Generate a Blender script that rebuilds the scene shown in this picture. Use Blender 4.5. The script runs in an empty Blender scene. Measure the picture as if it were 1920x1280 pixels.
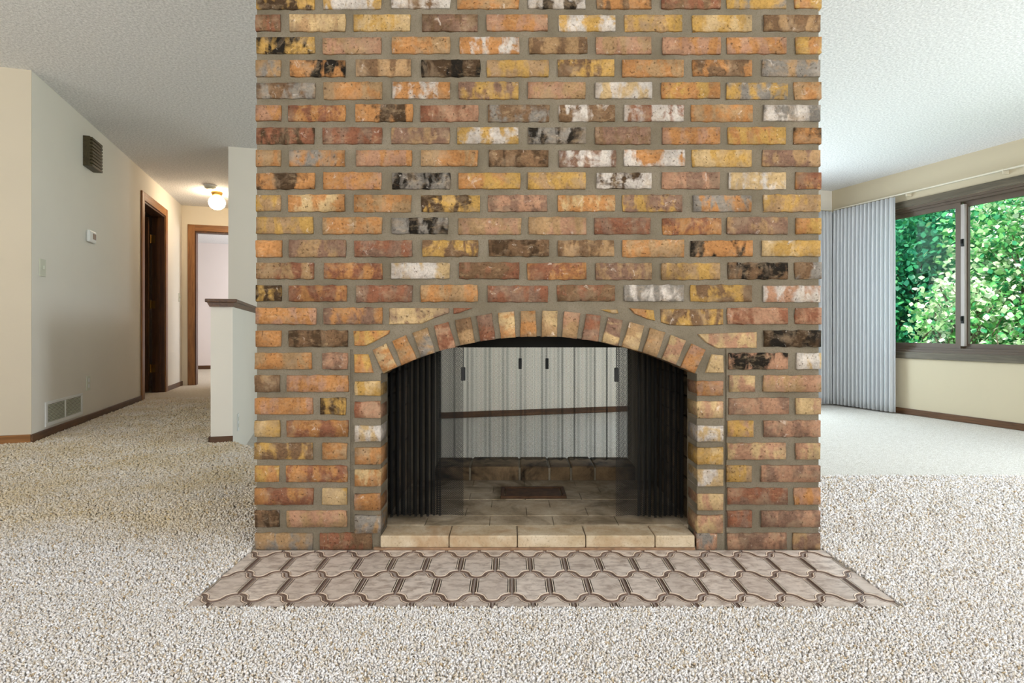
import bpy, bmesh, math, random
import numpy as np
from mathutils import Matrix, Vector

random.seed(11)
NP = np.random.default_rng(11)
SC = bpy.context.scene
COL = SC.collection

# ------------------------------------------------------------------ camera
F = 1096.0            # focal length in pixels of the 1920 wide frame
CAMH = 0.71           # camera height above the upper floor
HY = 621.0            # horizon row
TH = math.atan(356 / 1096)          # the house is turned by this angle against the fireplace
CT, ST = math.cos(TH), math.sin(TH)
cam_d = bpy.data.cameras.new('camera')
cam_d.sensor_width = 36.0
cam_d.lens = F / 1920 * 36.0
cam_d.shift_y = (HY - 640) / 1920
cam_d.clip_start = 0.05
cam_d.clip_end = 200
cam = bpy.data.objects.new('camera', cam_d)
COL.objects.link(cam)
cam.location = (0, 0, CAMH)
cam.rotation_euler = (math.pi / 2, 0, 0)
SC.camera = cam

# ------------------------------------------------------------------ colour management
SC.view_settings.view_transform = 'Standard'
SC.view_settings.look = 'None'
SC.view_settings.gamma = 1.0
SC.view_settings.use_curve_mapping = False
SC.cycles.max_bounces = 7
SC.cycles.diffuse_bounces = 4
SC.cycles.glossy_bounces = 2
SC.cycles.transmission_bounces = 3
SC.cycles.adaptive_threshold = 0.05
SC.view_settings.exposure = 0.35

# ------------------------------------------------------------------ room frame helpers
ROOM = Matrix.Rotation(TH, 4, 'Z')      # local (p, q, z) -> world


def wpt(p, q, z=0.0):
    return Vector((CT * p - ST * q, ST * p + CT * q, z))


# ------------------------------------------------------------------ sky, sun, daylight at the windows, added fill at the far left
world = bpy.data.worlds.new('sky')
SC.world = world
world.use_nodes = True
bg = world.node_tree.nodes['Background']
bg.inputs[0].default_value = (0.80, 0.90, 1.0, 1)
bg.inputs[1].default_value = 1.6

sun_d = bpy.data.lights.new('sun', 'SUN')
sun_d.energy = 7.0
sun_d.angle = 0.02
sun_d.color = (1.0, 0.95, 0.86)
sun = bpy.data.objects.new('sun', sun_d)
COL.objects.link(sun)
# shines over the roof, away from the window wall, on to the trees
_dir = (ROOM.to_3x3() @ Vector((0.75, 0.35, -0.85))).normalized()
sun.rotation_euler = _dir.to_track_quat('-Z', 'Y').to_euler()


def window_light(name, p, q, z, w, h, face, watts, col):
    d = bpy.data.lights.new(name, 'AREA')
    d.shape = 'RECTANGLE'
    d.size = w
    d.size_y = h
    d.energy = watts
    d.color = col
    o = bpy.data.objects.new(name, d)
    COL.objects.link(o)
    o.location = wpt(p, q, z)
    v = (ROOM.to_3x3() @ Vector(face)).normalized()
    o.rotation_euler = v.to_track_quat('-Z', 'Z').to_euler()
    return o


DAY = (0.84, 0.92, 1.0)
window_light('daylight_rear_window', -1.9, -3.28, 1.30, 2.6, 1.5, (0, 1, 1.8), 162, (0.93, 0.965, 1.0))
window_light('daylight_rear_window', 2.3, -3.28, 1.30, 2.6, 1.5, (0, 1, 1.8), 162, (0.93, 0.965, 1.0))
window_light('daylight_side_window', 5.93, 0.6, 1.22, 2.2, 1.4, (-1, 0, -0.5), 162, DAY)
window_light('added_left_ceiling_fill', -4.78, 1.3, 1.30, 2.4, 1.4, (1, -0.3, 1.8), 40, (1.0, 0.985, 0.965))  # added light to brighten the left ceiling, no known window there
window_light('daylight_patio_door', 4.20, 5.66, 0.95, 1.65, 2.0, (0, -1, -0.3), 72, (0.78, 0.88, 1.0))
window_light('daylight_bedroom_window', 0.75, 10.4, 1.4, 1.6, 1.3, (-1, 0, 0), 48, (1.0, 0.96, 0.97))


# ------------------------------------------------------------------ object helpers
W = {}


def put(o, M, parent=None):
    COL.objects.link(o)
    if parent is not None:
        o.parent = parent
        o.matrix_basis = W[parent].inverted() @ M
    else:
        o.matrix_basis = M
    W[o] = M
    return o


def tag(o, label=None, cat=None, group=None, kind=None):
    if label: o['label'] = label
    if cat: o['category'] = cat
    if group: o['group'] = group
    if kind: o['kind'] = kind
    return o


def empty(name, M, label=None, cat=None, group=None, kind=None):
    o = bpy.data.objects.new(name, None)
    o.empty_display_size = 0.05
    put(o, M)
    return tag(o, label, cat, group, kind)


class MB:
    """collects geometry for one mesh object, in the coordinates of one frame"""

    def __init__(self):
        self.v = []; self.f = []; self.m = []

    def quad(self, a, b, c, d, m=0):
        n = len(self.v); self.v += [a, b, c, d]; self.f.append((n, n + 1, n + 2, n + 3)); self.m.append(m)

    def box(self, x0, x1, y0, y1, z0, z1, m=0):
        n = len(self.v)
        self.v += [(x0, y0, z0), (x1, y0, z0), (x1, y1, z0), (x0, y1, z0), (x0, y0, z1), (x1, y0, z1), (x1, y1, z1), (x0, y1, z1)]
        for f in ((0, 3, 2, 1), (4, 5, 6, 7), (0, 1, 5, 4), (1, 2, 6, 5), (2, 3, 7, 6), (3, 0, 4, 7)):
            self.f.append(tuple(n + i for i in f)); self.m.append(m)

    def prism(self, pts, h0, h1, axis='z', m=0):
        """polygon pts extruded along axis (z: pts are x,y; y: pts are x,z; x: pts are y,z)"""
        n = len(self.v); k = len(pts)

        def P(a, b, h):
            return (a, b, h) if axis == 'z' else ((a, h, b) if axis == 'y' else (h, a, b))
        for h in (h0, h1):
            for a, b in pts: self.v.append(P(a, b, h))
        self.f.append(tuple(range(n + k - 1, n - 1, -1))); self.f.append(tuple(range(n + k, n + 2 * k)))
        self.m += [m, m]
        for i in range(k):
            j = (i + 1) % k
            self.f.append((n + i, n + j, n + k + j, n + k + i)); self.m.append(m)

    def lathe(self, prof, c, axis='z', seg=20, m=0):
        n = len(self.v)
        for r, h in prof:
            for i in range(seg):
                a = 2 * math.pi * i / seg
                u, w = r * math.cos(a), r * math.sin(a)
                p = (u, w, h) if axis == 'z' else ((u, h, w) if axis == 'y' else (h, u, w))
                self.v.append((c[0] + p[0], c[1] + p[1], c[2] + p[2]))
        for k in range(len(prof) - 1):
            for i in range(seg):
                j = (i + 1) % seg
                self.f.append((n + k * seg + i, n + k * seg + j, n + (k + 1) * seg + j, n + (k + 1) * seg + i)); self.m.append(m)
        self.f.append(tuple(range(n + seg - 1, n - 1, -1))); self.m.append(m)
        self.f.append(tuple(range(n + (len(prof) - 1) * seg, n + len(prof) * seg))); self.m.append(m)

    def build(self, name, mats, parent=None, frame=None, smooth=False, bevel=0.0, centre=True):
        frame = frame or Matrix.Identity(4)
        v = np.array(self.v, dtype=float)
        off = Vector((0, 0, 0))
        if centre and parent is None:
            lo, hi = v.min(0), v.max(0)
            off = Vector(((lo[0] + hi[0]) / 2, (lo[1] + hi[1]) / 2, lo[2]))
        elif centre:
            lo, hi = v.min(0), v.max(0)
            off = Vector(tuple((lo + hi) / 2))
        me = bpy.data.meshes.new(name)
        me.from_pydata([tuple(a - np.array(off)) for a in v], [], self.f)
        if not isinstance(mats, (list, tuple)): mats = [mats]
        for mt in mats: me.materials.append(mt)
        me.polygons.foreach_set('material_index', self.m)
        bm = bmesh.new(); bm.from_mesh(me)
        bmesh.ops.recalc_face_normals(bm, faces=bm.faces)
        bm.to_mesh(me); bm.free()
        if smooth: me.polygons.foreach_set('use_smooth', [True] * len(me.polygons))
        o = bpy.data.objects.new(name, me)
        put(o, frame @ Matrix.Translation(off), parent)
        if bevel > 0:
            b = o.modifiers.new('edge', 'BEVEL'); b.width = bevel; b.segments = 2; b.limit_method = 'ANGLE'
        return o


def boxes(name, lst, mat, parent=None, frame=ROOM, bevel=0.0, **kw):
    mb = MB()
    for b in lst: mb.box(*b)
    o = mb.build(name, mat, parent, frame, bevel=bevel)
    return tag(o, **kw)


# ------------------------------------------------------------------ materials
def lin(r, g, b):
    def f(c):
        c /= 255.0
        return c / 12.92 if c <= 0.04045 else ((c + 0.055) / 1.055) ** 2.4
    return (f(r), f(g), f(b))


class NT:
    def __init__(self, name, rough=0.6, spec=0.3, metallic=0.0):
        self.mat = bpy.data.materials.new(name)
        self.mat.use_nodes = True
        self.t = self.mat.node_tree
        self.b = self.t.nodes['Principled BSDF']
        self.b.inputs['Roughness'].default_value = rough
        self.b.inputs['Specular IOR Level'].default_value = spec
        self.b.inputs['Metallic'].default_value = metallic

    def n(self, typ, **kw):
        x = self.t.nodes.new(typ)
        for k, v in kw.items(): setattr(x, k, v)
        return x

    def l(self, a, b): self.t.links.new(a, b)

    def coord(self, scale=(1, 1, 1), out='Object', add=None):
        tc = self.n('ShaderNodeTexCoord')
        src = tc.outputs[out]
        if add is not None:
            va = self.n('ShaderNodeVectorMath', operation='ADD'); self.l(src, va.inputs[0]); self.l(add, va.inputs[1]); src = va.outputs[0]
        mp = self.n('ShaderNodeMapping'); mp.inputs['Scale'].default_value = scale
        self.l(src, mp.inputs['Vector'])
        return mp.outputs[0]

    def noise(self, vec, scale, detail=3, rough=0.55, dist=0.0):
        x = self.n('ShaderNodeTexNoise'); x.inputs['Scale'].default_value = scale
        x.inputs['Detail'].default_value = detail; x.inputs['Roughness'].default_value = rough
        x.inputs['Distortion'].default_value = dist
        self.l(vec, x.inputs['Vector'])
        return x.outputs['Fac']

    def ramp(self, fac, stops):
        x = self.n('ShaderNodeValToRGB')
        e = x.color_ramp.elements
        while len(e) < len(stops): e.new(0.5)
        for i, (p, c) in enumerate(stops):
            e[i].position = p
            e[i].color = (c, c, c, 1) if not isinstance(c, tuple) else (*c, 1)
        self.l(fac, x.inputs[0])
        return x.outputs[0]

    def mix(self, fac, a, b, mode='MIX'):
        x = self.n('ShaderNodeMix', data_type='RGBA', blend_type=mode)
        for s, v in ((0, fac), (6, a), (7, b)):
            if hasattr(v, 'is_linked'): self.l(v, x.inputs[s])
            elif isinstance(v, tuple): x.inputs[s].default_value = (*v, 1)
            else: x.inputs[s].default_value = v
        return x.outputs[2]

    def math(self, op, a, b=0.0, clamp=False):
        x = self.n('ShaderNodeMath', operation=op, use_clamp=clamp)
        for s, v in ((0, a), (1, b)):
            if hasattr(v, 'is_linked'): self.l(v, x.inputs[s])
            else: x.inputs[s].default_value = v
        return x.outputs[0]

    def color(self, c):
        if hasattr(c, 'is_linked'): self.l(c, self.b.inputs['Base Color'])
        else: self.b.inputs['Base Color'].default_value = (*c, 1)

    def bump(self, h, strength=0.3, dist=0.01):
        x = self.n('ShaderNodeBump'); x.inputs['Strength'].default_value = strength; x.inputs['Distance'].default_value = dist
        self.l(h, x.inputs['Height']); self.l(x.outputs[0], self.b.inputs['Normal'])


def plain(name, rgb, rough=0.5, spec=0.3, metallic=0.0, var=0.06, scale=8.0, bump=0.0, bscale=80.0, bdist=0.003):
    m = NT(name, rough, spec, metallic)
    c = lin(*rgb)
    v = m.coord()
    f = m.noise(v, scale, 3)
    m.color(m.mix(m.ramp(f, [(0.3, 0.0), (0.7, 1.0)]), tuple(x * (1 - var) for x in c), tuple(min(1, x * (1 + var)) for x in c)))
    if bump > 0: m.bump(m.noise(v, bscale, 4), bump, bdist)
    return m.mat


def wood(name, dark, light, axis='x', rough=0.45, spec=0.35, scale=1.0):
    m = NT(name, rough, spec)
    s = {'x': (2.2, 34, 34), 'y': (34, 2.2, 34), 'z': (34, 34, 2.2)}[axis]
    v = m.coord(tuple(a * scale for a in s))
    f = m.noise(v, 1.0, 5, 0.6, 1.2)
    g = m.noise(v, 4.0, 3, 0.5)
    a = m.mix(m.ramp(f, [(0.3, 0.0), (0.65, 1.0)]), lin(*dark), lin(*light))
    m.color(m.mix(m.ramp(g, [(0.35, 0.35), (0.6, 0.0)]), a, tuple(x * 0.6 for x in lin(*dark))))
    m.bump(f, 0.1, 0.002)
    return m.mat


def paint(name, rgb):
    return plain(name, rgb, 0.75, 0.2, var=0.015, scale=2.0, bump=0.12, bscale=160.0, bdist=0.002)


M_WALL = paint('cream_wall_paint', (226, 220, 208))
M_WALLW = paint('warm_wall_paint', (224, 214, 194))
M_BEIGE = paint('beige_wall_paint', (198, 186, 160))
M_DIMP = paint('dimmed_wall_paint', (200, 188, 168))  # dimmer, warmer light put into the left front wall's colour
M_BED = paint('bedroom_wall_paint', (232, 222, 218))
M_WHITE = plain('white_plastic', (226, 226, 222), 0.4, 0.4, var=0.02)
M_IVORY = plain('ivory_plastic', (205, 205, 186), 0.4, 0.4, var=0.02)
M_TRIMX = wood('walnut_trim_p', (70, 47, 30), (112, 78, 50), 'x')
M_TRIMY = wood('walnut_trim_q', (70, 47, 30), (112, 78, 50), 'y')
M_OAKX = wood('oak_casing_p', (118, 76, 38), (168, 116, 64), 'x')
M_OAKY = wood('oak_casing_q', (118, 76, 38), (168, 116, 64), 'y')
M_OAKZ = wood('oak_casing_z', (118, 76, 38), (168, 116, 64), 'z')
M_DOOR = wood('dark_door_wood', (58, 34, 18), (104, 66, 36), 'z', scale=0.6)
M_WINX = wood('window_wood_q', (72, 66, 54), (108, 98, 80), 'y')
M_FRAME = plain('bronze_window_frame', (92, 78, 64), 0.45, 0.4, var=0.05)
M_ALU = plain('pale_sash_edge', (168, 160, 154), 0.4, 0.5, var=0.03)
M_BRASS = plain('brass', (150, 116, 58), 0.35, 0.5, 1.0)
M_BLACK = plain('black_metal', (22, 21, 20), 0.5, 0.4, 0.3)
M_DISPLAY = plain('brown_display', (120, 100, 84), 0.3, 0.5)
M_DARKSLAT = wood('dark_chime_wood', (54, 46, 26), (84, 72, 44), 'y')


def ceiling_mat():
    m = NT('popcorn_ceiling', 0.9, 0.1)
    v = m.coord()
    a = m.noise(v, 70, 4, 0.7)
    m.color(m.mix(m.ramp(a, [(0.36, 0.0), (0.64, 1.0)]), lin(214, 213, 212), lin(252, 251, 250)))
    m.bump(a, 0.8, 0.012)
    return m.mat


M_CEIL = ceiling_mat()


def carpet_mat(name, tint):
    m = NT(name, 0.95, 0.05)
    v = m.coord()
    a = m.noise(v, 150, 3, 0.7)
    big = m.noise(v, 1.3, 3, 0.5)
    c = m.mix(m.ramp(a, [(0.38, 0.0), (0.6, 1.0)]), lin(200, 192, 178), lin(244, 240, 234))
    mid = m.noise(m.coord((1, 1.6, 1)), 34, 4, 0.7)
    c = m.mix(m.ramp(mid, [(0.36, 0.3), (0.55, 0.0)]), c, lin(176, 166, 150))
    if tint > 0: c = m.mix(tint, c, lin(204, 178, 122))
    m.color(c)
    m.bump(a, 0.9, 0.012)
    return m.mat


def pile_mat():
    m = NT('carpet_tufts', 0.95, 0.05)
    at = m.n('ShaderNodeAttribute', attribute_name='tint')
    v = m.coord()
    big = m.noise(v, 1.3, 3, 0.5)
    c = m.ramp(at.outputs['Fac'], [(0.0, lin(196, 172, 138)), (0.10, lin(222, 211, 196)), (0.5, lin(234, 228, 225)), (1.0, lin(248, 246, 246))])
    # warm light cast painted in as yellow between the hall and the fireplace
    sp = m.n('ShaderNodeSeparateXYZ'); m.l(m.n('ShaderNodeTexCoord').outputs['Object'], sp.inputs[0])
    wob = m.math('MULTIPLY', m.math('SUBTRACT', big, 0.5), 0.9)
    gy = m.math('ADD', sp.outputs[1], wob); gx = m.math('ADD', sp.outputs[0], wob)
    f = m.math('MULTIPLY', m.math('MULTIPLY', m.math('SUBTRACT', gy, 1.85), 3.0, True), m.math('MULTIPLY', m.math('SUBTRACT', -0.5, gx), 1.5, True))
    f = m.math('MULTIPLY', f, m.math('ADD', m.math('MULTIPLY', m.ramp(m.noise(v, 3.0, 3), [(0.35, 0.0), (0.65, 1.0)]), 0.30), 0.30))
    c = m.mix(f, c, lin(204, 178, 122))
    m.color(c)
    return m.mat


M_CARPET = carpet_mat('cream_carpet', 0.0)
M_CARPETU = carpet_mat('warm_cast_carpet', 0.28)  # yellow tint paints the warm light cast into the upper floor
M_PILE = pile_mat()


def mortar_mat():
    m = NT('sandy_mortar', 0.95, 0.1)
    v = m.coord()
    a = m.noise(v, 7, 3)
    g = m.noise(v, 260, 3, 0.75)
    c = m.mix(m.ramp(a, [(0.3, 0.0), (0.7, 1.0)]), lin(118, 108, 91), lin(143, 132, 115))
    c = m.mix(m.ramp(g, [(0.3, 0.55), (0.52, 0.0)]), c, lin(104, 92, 72))
    m.color(c)
    m.bump(m.math('ADD', m.noise(v, 300, 4, 0.8), m.noise(v, 40, 3)), 0.9, 0.004)
    return m.mat


M_MORTAR = mortar_mat()


def brick_mat(name, kind, soot=0.0):
    m = NT(name, 0.92, 0.12)
    a1 = m.n('ShaderNodeAttribute', attribute_name='tone_one', attribute_type=kind).outputs['Color']
    a2 = m.n('ShaderNodeAttribute', attribute_name='tone_two', attribute_type=kind).outputs['Color']
    sd = m.n('ShaderNodeAttribute', attribute_name='offset_seed', attribute_type=kind).outputs['Vector']
    v = m.coord(add=sd)
    vb = m.coord((1.0, 0.15, 0.3), add=sd)
    n1 = m.noise(v, 21, 4, 0.62, 0.6)
    nb = m.noise(vb, 27, 2, 0.5, 0.4)
    s = m.math('ADD', m.math('MULTIPLY', n1, 0.45), m.math('MULTIPLY', nb, 0.58))
    c = m.mix(m.ramp(s, [(0.465, 0.0), (0.55, 1.0)]), a1, a2)
    fine = m.noise(v, 130, 4, 0.7)
    c = m.mix(1.0, c, m.ramp(fine, [(0.28, 0.62), (0.5, 1.0), (0.72, 1.18)]), 'MULTIPLY')
    streak = m.noise(m.coord((0.7, 1, 1.6), add=sd), 48, 3, 0.6)
    c = m.mix(m.ramp(streak, [(0.55, 0.0), (0.75, 0.22)]), c, lin(216, 186, 146))
    salt = m.noise(v, 34, 5, 0.7, 0.8)
    c = m.mix(m.ramp(salt, [(0.62, 0.0), (0.74, 0.65)]), c, lin(216, 203, 190))
    smear = m.noise(v, 16, 4, 0.65, 0.5)
    c = m.mix(m.ramp(smear, [(0.5, 0.0), (0.68, 0.5)]), c, lin(150, 128, 104))
    c = m.mix(1.0, c, m.ramp(m.noise(v, 11, 3, 0.6), [(0.3, 0.72), (0.7, 1.2)]), 'MULTIPLY')
    pit = m.noise(v, 105, 2, 0.5)
    pr = m.ramp(pit, [(0.28, 1.0), (0.345, 0.0)])
    c = m.mix(m.math('MULTIPLY', pr, 0.6), c, lin(66, 46, 30))
    m.color(c)
    h = m.math('ADD', m.math('MULTIPLY', n1, 1.2), m.math('SUBTRACT', m.math('MULTIPLY', fine, 0.5), m.math('MULTIPLY', pr, 0.8)))
    m.bump(h, 0.55, 0.004)
    return m.mat


M_BRICK = brick_mat('reclaimed_brick', 'OBJECT')
M_BRICKG = brick_mat('reclaimed_brickwork', 'GEOMETRY')

TONE = {k: lin(*v) for k, v in dict(
    Y=(206, 163, 92), O=(197, 140, 88), T=(183, 147, 107), P=(191, 145, 116), R=(153, 101, 76), B=(132, 102, 75),
    D=(44, 38, 31), K=(86, 66, 47), W=(222, 210, 199), G=(152, 143, 133), C=(213, 181, 133), V=(147, 114, 95)).items()}

# ------------------------------------------------------------------ the setting
ZC = 2.366      # ceiling
ZL = -0.143     # sunken floor behind the fireplace
PL = -1.755     # hall wall plane
PR = 5.727      # window wall plane
Y0 = F * CAMH / (1033 - HY)        # front face of the fireplace
KP = Y0 / F                        # metres per pixel on that face
YB = 2.80                          # back face of the fireplace
FX0, FX1 = (476 - 960) * KP, (1541 - 960) * KP


def room_xy(X, Y):
    return (CT * X + ST * Y, -ST * X + CT * Y)


# upper floor: one slab whose edge steps down behind the fireplace
edge = [(-1.775, 3.723), (FX0 + 0.02, 2.86), (FX1 + 0.02, 2.86), (5.4, 2.86)]
e_room = [room_xy(*a) for a in edge]
floor_poly = [(-4.6, -3.3), (5.75, -3.3)]
e_last = e_room[-1]
floor_poly += [(5.75, e_last[1])] + e_room[::-1] + [(-0.67, 4.09), (-0.67, 13.0), (-4.6, 13.0)]
mb = MB()
mb.prism(floor_poly, ZL, 0.0)
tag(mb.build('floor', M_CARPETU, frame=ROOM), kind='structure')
mb = MB(); mb.box(-0.7, 5.75, -0.5, 6.0, ZL - 0.1, ZL - 0.001)
tag(mb.build('floor_sunken', M_CARPET, frame=ROOM), kind='structure')
boxes('ceiling', [(-4.7, 6.0, -3.5, 13.2, ZC, ZC + 0.2)], M_CEIL, kind='structure')

DQ0, DQ1, DZ = 6.90, 7.76, 2.06      # hall side door opening
boxes('wall_left', [(PL - 0.11, PL, 4.474, DQ0, 0, ZC), (PL - 0.11, PL, DQ1, 8.65, 0, ZC), (PL - 0.11, PL, DQ0, DQ1, DZ, ZC)], M_WALL, kind='structure')
boxes('wall_left_front', [(-4.6, PL, 4.47, 4.474, 0, ZC), (-4.6, PL - 0.11, 4.474, 4.58, 0, ZC)], M_DIMP, kind='structure')
boxes('wall_outer_left', [(-4.7, -4.6, -3.4, 0.1, 0, ZC), (-4.7, -4.6, 2.5, 13.1, 0, ZC), (-4.7, -4.6, 0.1, 2.5, 0, 0.55), (-4.7, -4.6, 0.1, 2.5, 2.05, ZC)], M_WALLW, kind='structure')  # unseen wall, its opening added to let in the left ceiling fill
EP0, EP1 = -1.60, -0.86
boxes('wall_hall_end', [(PL - 0.11, EP0, 8.65, 8.76, 0, ZC), (EP1, -0.70, 8.65, 8.76, 0, ZC), (EP0, EP1, 8.65, 8.76, 2.035, ZC)], M_WALLW, kind='structure')
boxes('wall_hall_right', [(-0.80, -0.69, 5.86, 8.65, 0, ZC)], M_WALL, kind='structure')
boxes('wall_bedroom_far', [(-4.6, 0.9, 12.2, 12.3, 0, ZC)], M_BED, kind='structure')
boxes('wall_bedroom_side', [(0.8, 0.9, 8.65, 9.7, 0, ZC), (0.8, 0.9, 11.1, 12.2, 0, ZC), (0.8, 0.9, 9.7, 11.1, 0, 0.75), (0.8, 0.9, 9.7, 11.1, 2.05, ZC)], M_BED, kind='structure')
boxes('wall_bedroom_front', [(-4.6, PL - 0.11, 8.65, 8.76, 0, ZC), (-0.70, 0.9, 8.65, 8.76, 0, ZC)], M_BED, kind='structure')
# back wall of the sunken room, a little out of square, with a patio door opening
BW = Matrix.Translation(wpt(-0.80, 5.77)) @ Matrix.Rotation(TH - 0.0567, 4, 'Z')
boxes('wall_back', [(0.0, 4.15, 0, 0.12, ZL, ZC), (5.85, 6.9, 0, 0.12, ZL, ZC), (4.15, 5.85, 0, 0.12, 1.95, ZC)], M_WALL, frame=BW, kind='structure')
# window wall: openings for the visible window and for the one beside the camera
WQ0, WQ1, WZ0, WZ1 = 1.95, 4.86, 0.50, 1.985
boxes('wall_right', [(PR, PR + 0.14, WQ1, 5.6, ZL, ZC), (PR, PR + 0.14, 1.75, WQ0, ZL, ZC), (PR, PR + 0.14, WQ0, WQ1, ZL, WZ0), (PR, PR + 0.14, WQ0, WQ1, WZ1, ZC),
                     (PR, PR + 0.14, -0.55, 1.75, ZL, 0.5), (PR, PR + 0.14, -0.55, 1.75, 1.95, ZC), (PR, PR + 0.14, -3.4, -0.55, ZL, ZC)], M_BEIGE, kind='structure')
boxes('wall_rear', [(-4.6, -3.2, -3.4, -3.3, 0, ZC), (-0.6, 1.0, -3.4, -3.3, 0, ZC), (3.6, 5.75, -3.4, -3.3, 0, ZC),
                    (-3.2, -0.6, -3.4, -3.3, 0, 0.55), (1.0, 3.6, -3.4, -3.3, 0, 0.55), (-3.2, -0.6, -3.4, -3.3, 2.05, ZC), (1.0, 3.6, -3.4, -3.3, 2.05, ZC)], M_WALLW, kind='structure')

# half wall between hall and sunken room
hw = empty('wall_half', ROOM @ Matrix.Translation((-0.605, 4.9, 0)), kind='structure')
HW0, HW1 = -0.67, -0.543
boxes('wall_body', [(HW0, HW1, 4.10, 5.775, ZL, 0.868)], M_WALL, hw)
mb = MB(); mb.box(HW0 - 0.028, HW1 + 0.028, 4.065, 5.77, 0.893, 0.915); mb.build('cap_board', M_TRIMY, hw, ROOM, bevel=0.004)
mb = MB()
mb.prism([(HW0 - 0.004, 0.866), (HW1 + 0.004, 0.866), (HW1 + 0.018, 0.893), (HW0 - 0.018, 0.893)], 4.078, 5.77, 'y')
mb.build('cap_moulding', M_TRIMY, hw, ROOM)
mb = MB(); mb.box(HW0 - 0.012, HW1 + 0.002, 4.088, 4.10, 0, 0.045); mb.build('end_baseboard', M_TRIMX, hw, ROOM, bevel=0.003)
mb = MB(); mb.box(HW0 - 0.012, HW0, 4.088, 5.77, 0, 0.045); mb.build('side_baseboard', M_TRIMY, hw, ROOM, bevel=0.003)

# baseboards
BH = 0.058


def baseboard(name, x0, x1, y0, y1, z, frame=ROOM, mat=None, h=BH):
    mb = MB(); mb.box(x0, x1, y0, y1, z, z + h)
    tag(mb.build(name, mat, frame=frame, bevel=0.004), kind='structure')


baseboard('baseboard_left', PL, PL + 0.013, 4.457, DQ0 - 0.085, 0, mat=M_TRIMY)
baseboard('baseboard_hall', PL, PL + 0.013, DQ1 + 0.085, 8.65, 0, mat=M_TRIMY)
baseboard('baseboard_left_front', -4.6, PL + 0.0, 4.457, 4.47, 0, mat=M_OAKX)
baseboard('baseboard_bedroom', -4.6, 0.8, 12.187, 12.2, 0, mat=M_TRIMX, h=0.07)
baseboard('baseboard_back', 0.13, 4.10, -0.014, 0, ZL, frame=BW, mat=M_TRIMX, h=0.06)
baseboard('baseboard_right', PR - 0.014, PR, 1.0, 5.38, ZL, mat=M_TRIMY, h=0.062)

# hall side door: casing, jamb, open slab
d1 = empty('door_1', ROOM @ Matrix.Translation((PL, 7.33, 0)), kind='structure')
CW = 0.085
boxes('casing', [(PL, PL + 0.018, DQ0 - CW, DQ0, 0, DZ + CW)], M_OAKZ, d1, bevel=0.004)
boxes('casing', [(PL, PL + 0.018, DQ1, DQ1 + CW, 0, DZ + CW)], M_OAKZ, d1, bevel=0.004)
boxes('casing', [(PL, PL + 0.018, DQ0, DQ1, DZ, DZ + CW)], M_OAKY, d1, bevel=0.004)
boxes('jamb', [(PL - 0.125, PL + 0.004, DQ0 - 0.001, DQ0 + 0.018, 0, DZ)], M_DOOR, d1)
boxes('jamb', [(PL - 0.125, PL + 0.004, DQ1 - 0.018, DQ1 + 0.001, 0, DZ)], M_DOOR, d1)
boxes('jamb', [(PL - 0.125, PL + 0.004, DQ0, DQ1, DZ - 0.018, DZ + 0.001)], M_DOOR, d1)
boxes('door_stop', [(PL - 0.085, PL - 0.05, DQ1 - 0.03, DQ1 - 0.018, 0, DZ - 0.018)], M_DOOR, d1)
slab1 = boxes('door_slab', [(PL - 0.95, PL - 0.15, DQ1 - 0.058, DQ1 - 0.022, 0.015, DZ - 0.03)], M_DOOR, d1, bevel=0.002)
for hz in (0.28, 1.02, 1.78):
    mb = MB(); mb.lathe([(0.008, -0.05), (0.008, 0.05)], (PL - 0.137, DQ1 - 0.026, hz), seg=10)
    mb.box(PL - 0.13, PL - 0.09, DQ1 - 0.0205, DQ1 - 0.0175, hz - 0.045, hz + 0.045)
    mb.build('hinge', M_BRASS, slab1, ROOM)

# hall end door opening
d2 = empty('door_2', ROOM @ Matrix.Translation(((EP0 + EP1) / 2, 8.65, 0)), kind='structure')
boxes('casing', [(EP0 - 0.085, EP0, 8.632, 8.65, 0, 2.12)], M_OAKZ, d2, bevel=0.004)
boxes('casing', [(EP1, EP1 + 0.05, 8.632, 8.65, 0, 2.12)], M_OAKZ, d2, bevel=0.004)
boxes('casing', [(EP0, EP1, 8.632, 8.65, 2.035, 2.12)], M_OAKX, d2, bevel=0.004)
boxes('jamb', [(EP0 - 0.001, EP0 + 0.016, 8.645, 8.765, 0, 2.035)], M_DOOR, d2)
boxes('jamb', [(EP1 - 0.016, EP1 + 0.001, 8.645, 8.765, 0, 2.035)], M_DOOR, d2)
boxes('jamb', [(EP0, EP1, 8.645, 8.765, 2.019, 2.036)], M_DOOR, d2)


def glass_mat():
    m = NT('window_glass', 0.02, 0.5)
    t = m.t
    tr = m.n('ShaderNodeBsdfTransparent'); tr.inputs[0].default_value = (0.93, 0.97, 0.96, 1)
    gl = m.n('ShaderNodeBsdfGlossy'); gl.inputs['Roughness'].default_value = 0.01
    fr = m.n('ShaderNodeFresnel'); fr.inputs['IOR'].default_value = 1.12
    mx = m.n('ShaderNodeMixShader')
    m.l(fr.outputs[0], mx.inputs[0]); m.l(tr.outputs[0], mx.inputs[1]); m.l(gl.outputs[0], mx.inputs[2])
    m.l(mx.outputs[0], t.nodes['Material Output'].inputs[0])
    return m.mat


M_GLASS = glass_mat()


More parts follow.
